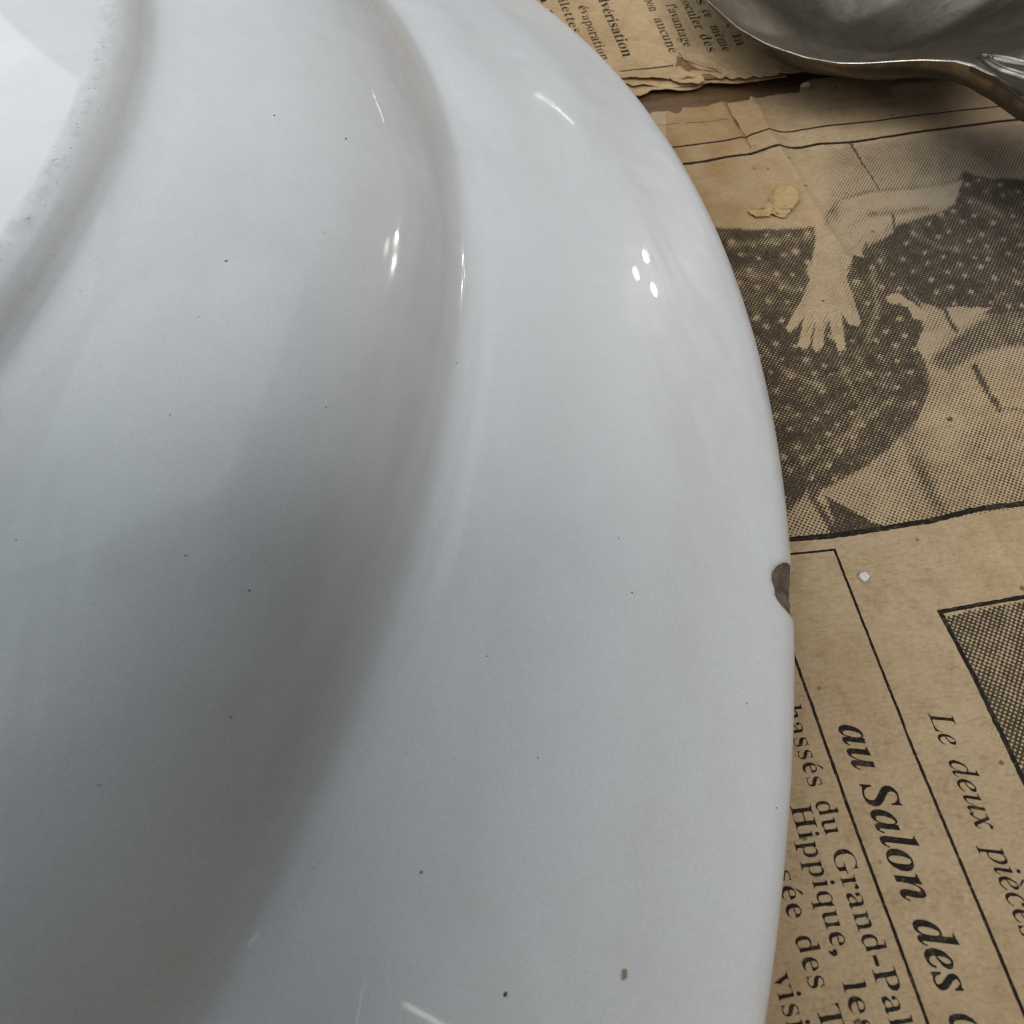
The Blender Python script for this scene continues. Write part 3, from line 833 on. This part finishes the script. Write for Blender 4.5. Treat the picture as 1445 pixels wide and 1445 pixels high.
# flecks of dirt stuck to the glaze
def fleck(px_, r_mm, asp, ang, seed, n=9, h=.06):
    c = on_plate(*px_)
    e_ = 1.0
    a = on_plate(px_[0] + e_, px_[1]) - c; b = on_plate(px_[0], px_[1] + e_) - c
    nn = np.cross(b, a); nn /= np.linalg.norm(nn)
    a = a / np.linalg.norm(a); b = np.cross(nn, a)
    r = np.random.default_rng(seed)
    ring = []
    for k in range(n):
        t = 2 * math.pi * k / n
        x, y = r_mm * r.uniform(.7, 1.15) * math.cos(t), r_mm * asp * r.uniform(.7, 1.15) * math.sin(t)
        ring.append((x * math.cos(ang) - y * math.sin(ang), x * math.sin(ang) + y * math.cos(ang)))
    V = [c + a * x + b * y - nn * .02 for x, y in ring] + [c + a * x * .55 + b * y * .55 + nn * h for x, y in ring] + [c + nn * h * 1.15]
    Fq = [(k, (k + 1) % n, n + (k + 1) % n, n + k) for k in range(n)] + [(n + k, n + (k + 1) % n, 2 * n) for k in range(n)]
    return V, Fq
FLECKS = [(488, 196, .26, .45, .5), (319, 368.5, .24, .5, .3), (387, 163, .17, .8, 0), (77.5, 361, .07, .7, .2), (100, 209, .12, .6, -.6), (113, 411, .07, .8, 0), (280, 447, .08, .8, 0), (23, 762, .12, .6, .2), (262, 784, .11, .7, 0),
          (375, 792, .07, .8, 0), (352, 833, .12, .9, 0), (460, 575, .09, .9, 0), (240, 586, .10, .5, .2), (687, 926, .09, .6, 1), (759, 1069, .07, .9, 0), (1054, 993, .08, .8, 0), (1096, 1140, .08, .8, 0), (713, 1403, .20, .7, .9),
          (326, 1012, .13, .5, -1), (140, 1108, .14, .45, -.6), (594, 1231, .13, .8, 1), (443, 1224, .10, .4, 1), (747, 226, .10, .8, 0), (458, 328, .07, .9, 0), (892, 836, .11, .8, 0), (975, 304, .11, .6, .7), (932, 240, .09, .7, 0),
          (126, 125, .12, .4, 1), (158, 98, .10, .4, 1.2), (152, 150, .10, .4, 1), (139, 158, .12, .4, .8), (134, 125, .10, .5, 0), (95, 235, .10, .5, .9), (173, 155, .06, .9, 0), (110, 180, .14, .45, 1.2), (80, 258, .13, .4, 1), (63, 290, .10, .4, 1)]
VV, FF = [], []
for i, (u, v, r_, asp, an) in enumerate(FLECKS):
    V_, F_ = fleck((u, v), r_ * (.8 if u > 200 else .62), asp, an, 200 + i)
    k = len(VV); VV += V_; FF += [tuple(k + q for q in f) for f in F_]
me = bpy.data.meshes.new('dirt_fleck'); me.from_pydata((np.array(VV) * MM).tolist(), [], FF)
fl = link('dirt_fleck', me, DIRT, plate); fl['kind'] = 'stuff'
V_, F_ = fleck((881, 1375), .38, .62, 1.2, 300, 14, .03)
me = bpy.data.meshes.new('grime_spot'); me.from_pydata((np.array(V_) * MM).tolist(), [], F_)
for p in me.polygons: p.use_smooth = True
link('grime_spot', me, STAINM, plate)

# ------------------------------------------------------------------ the spoon
APEX = P(1384, 80, 13.3)[:2]
AX = np.array([-.225, .974]); AX /= np.hypot(*AX)     # towards the tip of the bowl
SD = np.array([AX[1], -AX[0]]); APEX = APEX + .8 * SD                        # to the right of that
tt = np.concatenate([np.linspace(-165, -16, 120, endpoint=False), np.linspace(-16, 16, 200, endpoint=False), np.linspace(16, 82, 140)])
def halfw(t):
    k = [(-165, 10), (-145, 14), (-90, 9), (-40, 6.5), (-24, 6.8), (-18, 7.0), (-13.2, 6.2), (-9.8, 4.6), (-5.6, 3.3), (-1.7, 3.2), (1.1, 4.1), (3.6, 6.9), (5.2, 9.8), (7, 13.5), (9.2, 17), (12.8, 20), (19, 22.8), (25, 24), (35, 24), (48, 21.6), (60, 17), (70, 11), (77, 5.6), (80.5, 2), (82, .25)]
    return np.interp(t, [a for a, _ in k], [b for _, b in k])
def sm(a, n):
    for _ in range(n): a = np.concatenate([[a[0]], (a[:-2] + 2 * a[1:-1] + a[2:]) / 4, [a[-1]]])
    return a
hw = sm(halfw(tt), 6)
rimz = sm(np.interp(tt, [-165, -120, -60, -30, -16, -10, -4, 2, 8, 18, 40, 60, 82], [4.5, 9, 20, 20, 17, 15.2, 13.9, 13.1, 12.5, 12.3, 12.3, 12.4, 12.8]), 30)
dep = sm(np.interp(tt, [-165, -6, -1, 4, 10, 20, 34, 52, 70, 82], [0, 0, .2, .9, 3.8, 8.4, 10.0, 8.6, 4.2, 0]), 10)
thk = sm(np.interp(tt, [-165, -40, -14, -6, 0, 5, 14, 82], [2.2, 3.2, 4.0, 3.6, 3.0, 2.2, 1.1, 1.1]), 20)
nw = 81
w = np.sin(np.linspace(-math.pi / 2, math.pi / 2, nw))
w = .5 * w + .5 * np.linspace(-1, 1, nw)
TT, WW = np.meshgrid(tt, w, indexing='ij')
HWm = hw[:, None] + 0 * TT
hr = np.interp(tt + 4.5 * np.clip((tt + 9) / 8, 0, 1) * np.clip((40 - tt) / 20, 0, 1), tt, hw)
HWm = np.where(WW > 0, hr[:, None], HWm)
wm = WW * HWm
ztop = rimz[:, None] - dep[:, None] * (1 - np.abs(WW) ** 2.3)
# thread moulding: two raised lines that meet in a point at the heel of the bowl
mw = np.minimum(np.sqrt(np.clip((.6 - TT) / 6, 0, 1)) * 2.0, HWm - .9)
on = np.clip((1.6 - TT) / 1.2, 0, 1)
for off, hgt in ((0, .40), (-.85, .34)):
    ztop = ztop + on * hgt * np.exp(-((np.abs(wm) - (mw + off)) / .24) ** 2) * (mw + off > -.3)
crown = on * np.clip((-TT) / 14, 0, 1)
ztop = ztop - .5 * crown * np.abs(WW) ** 2
rim_round = np.clip((1 - np.abs(WW)) * HWm / .5, 0, 1)
ztop = ztop - .28 * (1 - rim_round) ** 2
zbot = rimz[:, None] - thk[:, None] * np.sqrt(np.clip(1 - np.abs(WW) ** (3 + 4 * np.clip((14 - TT) / 10, 0, 1)), 0, 1)) - dep[:, None] * (1 - np.abs(WW) ** 2.3) - .32
Xs, Ys = APEX[0] + AX[0] * TT + SD[0] * wm, APEX[1] + AX[1] * TT + SD[1] * wm
lift = .15 - zbot[(tt > 0)].min()
top = np.stack([Xs, Ys, ztop + 0], -1); bot = np.stack([Xs, Ys, zbot + 0], -1)
loop = np.concatenate([top, bot[:, ::-1][:, 1:-1] if False else bot[:, ::-1]], 1)     # closed section, edge doubled for a crisp lip
nl = loop.shape[1]
line = np.zeros_like(TT)
for off in (0, -.85): line = np.maximum(line, on * np.exp(-((np.abs(wm) - (mw + off)) / .30) ** 2) * (mw + off > -.3))
edge_l = np.exp(-((1 - np.abs(WW)) * HWm / .20) ** 2)
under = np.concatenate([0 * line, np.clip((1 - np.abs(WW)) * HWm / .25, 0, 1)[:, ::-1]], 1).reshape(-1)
polish = np.concatenate([np.clip(line * .8 + edge_l, 0, 1), 0 * line], 1).reshape(-1)
Vs = loop.reshape(-1, 3)
i = np.arange(len(tt) - 1); j = np.arange(nl); I, J = np.meshgrid(i, j, indexing='ij'); J2 = (J + 1) % nl
Fs = np.stack([I * nl + J, I * nl + J2, (I + 1) * nl + J2, (I + 1) * nl + J], -1).reshape(-1, 4)
print('spoon lowest bowl point', zbot[tt > 0].min(), 'lift', lift)
spoon = thing('spoon', 'large tarnished silver spoon resting bowl up on the newspapers', 'spoon')
tmp = mesh_np('whole', Vs, Fs)
nv = np.zeros(len(Vs) * 3, np.float32); tmp.vertices.foreach_get('normal', nv); nv = nv.reshape(-1, 3)
cut = np.argmin(np.abs(tt - 2.0))
for name, sel in (('bowl', Fs[:, 0] // nl >= cut), ('handle', Fs[:, 0] // nl < cut)):
    f = Fs[sel]; u_, inv = np.unique(f, return_inverse=True)
    me = mesh_np(name, Vs[u_], inv.reshape(-1, 4))
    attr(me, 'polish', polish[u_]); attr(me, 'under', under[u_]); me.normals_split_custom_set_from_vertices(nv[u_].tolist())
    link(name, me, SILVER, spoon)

# ------------------------------------------------------------------ small loose things
def lone(o, label, cat):
    o['label'], o['category'] = label, cat
    return o
fk = [(1054, 301), (1060, 306), (1067, 309), (1076, 308), (1084, 307), (1089, 304.5), (1098, 307), (1108, 308), (1113, 302), (1119, 297), (1126, 288), (1127, 281), (1122, 270), (1112, 266), (1100, 266), (1091, 273), (1086, 281), (1083, 290), (1074, 296), (1064, 298)]
FCX = float(P(1086, 295)[0])
lone(blob_patch('paper_flake', fk, lambda x, y, r: paper_z(x, y) + .10 + .30 * r ** 3 * (1 + .9 * smooth_noise(x, y, 1.7, 85)) + .22 * np.exp(-((x - FCX) / .5) ** 2), FLAKE, None, thick=.00014, jag=.07),
     'curled yellow flake of paper peeling just above the printed polka dot skirt', 'paper flake')

def pebble(name, at_px, r_mm, sq, mat, label, cat, seed, zf=paper_z, hgt=.8):
    c = P(*at_px)
    bm_v, nF = [], []
    r = np.random.default_rng(seed)
    nu, nvv = 7, 5
    off = r.uniform(.6, 1.25, nu)
    for j_ in range(nvv):
        ph = math.pi * j_ / (nvv - 1)
        for k in range(nu):
            t = 2 * math.pi * k / nu
            rr = r_mm * off[k] * math.sin(ph) ** .6 * r.uniform(.86, 1.12)
            bm_v.append((c[0] + rr * math.cos(t), c[1] + rr * sq * math.sin(t), float(zf(c[0], c[1])) + r_mm * hgt * (1 - math.cos(ph)) * .5 * r.uniform(.95, 1.05)))
    for j_ in range(nvv - 1):
        for k in range(nu):
            nF.append((j_ * nu + k, j_ * nu + (k + 1) % nu, (j_ + 1) * nu + (k + 1) % nu, (j_ + 1) * nu + k))
    me = bpy.data.meshes.new(name); me.from_pydata((np.array(bm_v) * MM).tolist(), [], nF); me.validate()
    return lone(link(name, me, mat), label, cat)
pebble('ceramic_fragment', (1218, 816), .62, 1.05, CRUMB, 'tiny white ceramic fragment on the newspaper right of the rim chip', 'fragment', 5, hgt=.9)
pebble('paper_crumb', (1137, 121), .95, .55, PALE, 'small pale paper crumb on the torn edge just below the spoon bowl', 'crumb', 6, hgt=.8)
pebble('dirt_crumb', (1341, 591), .33, .9, DIRT, 'small dark crumb on the newspaper picture, right of the printed skirt', 'crumb', 8, hgt=.8)

# ------------------------------------------------------------------ the phone that takes the picture, held over the near edge of the plate
def rounded_slab(name, cx, cy, sx, sy, r, z0, z1, mat, parent):
    """slab with round corners in the phone's own plane (mm)"""
    ring = []
    for qx_, qy_, a0 in ((1, 1, 0), (-1, 1, 90), (-1, -1, 180), (1, -1, 270)):
        for k in range(7):
            t = math.radians(a0 + 15 * k)
            ring.append((cx + qx_ * (sx / 2 - r) + r * math.cos(t), cy + qy_ * (sy / 2 - r) + r * math.sin(t)))
    n = len(ring)
    lv = [(z0, .94), (z0 + .12 * (z1 - z0), 1), (z1 - .12 * (z1 - z0), 1), (z1, .94)]
    V = [(cx + (x - cx) * (1 - (1 - k) * 12 / sx), cy + (y - cy) * (1 - (1 - k) * 12 / sy), z) for z, k in lv for x, y in ring]
    Fq = [tuple(range(n))[::-1], tuple(range(3 * n, 4 * n))] + [(l * n + k, l * n + (k + 1) % n, (l + 1) * n + (k + 1) % n, (l + 1) * n + k) for l in range(3) for k in range(n)]
    me = bpy.data.meshes.new(name); me.from_pydata((np.array(V) * MM).tolist(), [], Fq)
    return link(name, me, mat, parent)
PHONE = simple('phone_case', (.035, .035, .038), (.05, .05, .054), 900, .5)
GLASS = simple('phone_glass', (.01, .01, .012), (.014, .014, .016), 300, .12)
PHX, PHY = -66, -18
ph = thing('smartphone', 'dark smartphone held level above the near edge of the plate', 'phone')
ph.matrix_world = Matrix.Translation(Vector((np.array([0, 0, H]) - FW * 24) * MM)) @ m3.to_4x4()
for o in (rounded_slab('phone_body', PHX, PHY, 162, 80, 10, 0, 8, PHONE, ph), rounded_slab('screen', PHX, PHY, 154, 71, 8, 8.05, 8.6, GLASS, ph),
          rounded_slab('lens', -8, -3, 16, 16, 8, -1.6, -.05, GLASS, ph), rounded_slab('lens', -30, -3, 16, 16, 8, -1.6, -.05, GLASS, ph)):
    pass

for o in list(bpy.data.meshes):
    if o.users == 0: bpy.data.meshes.remove(o)
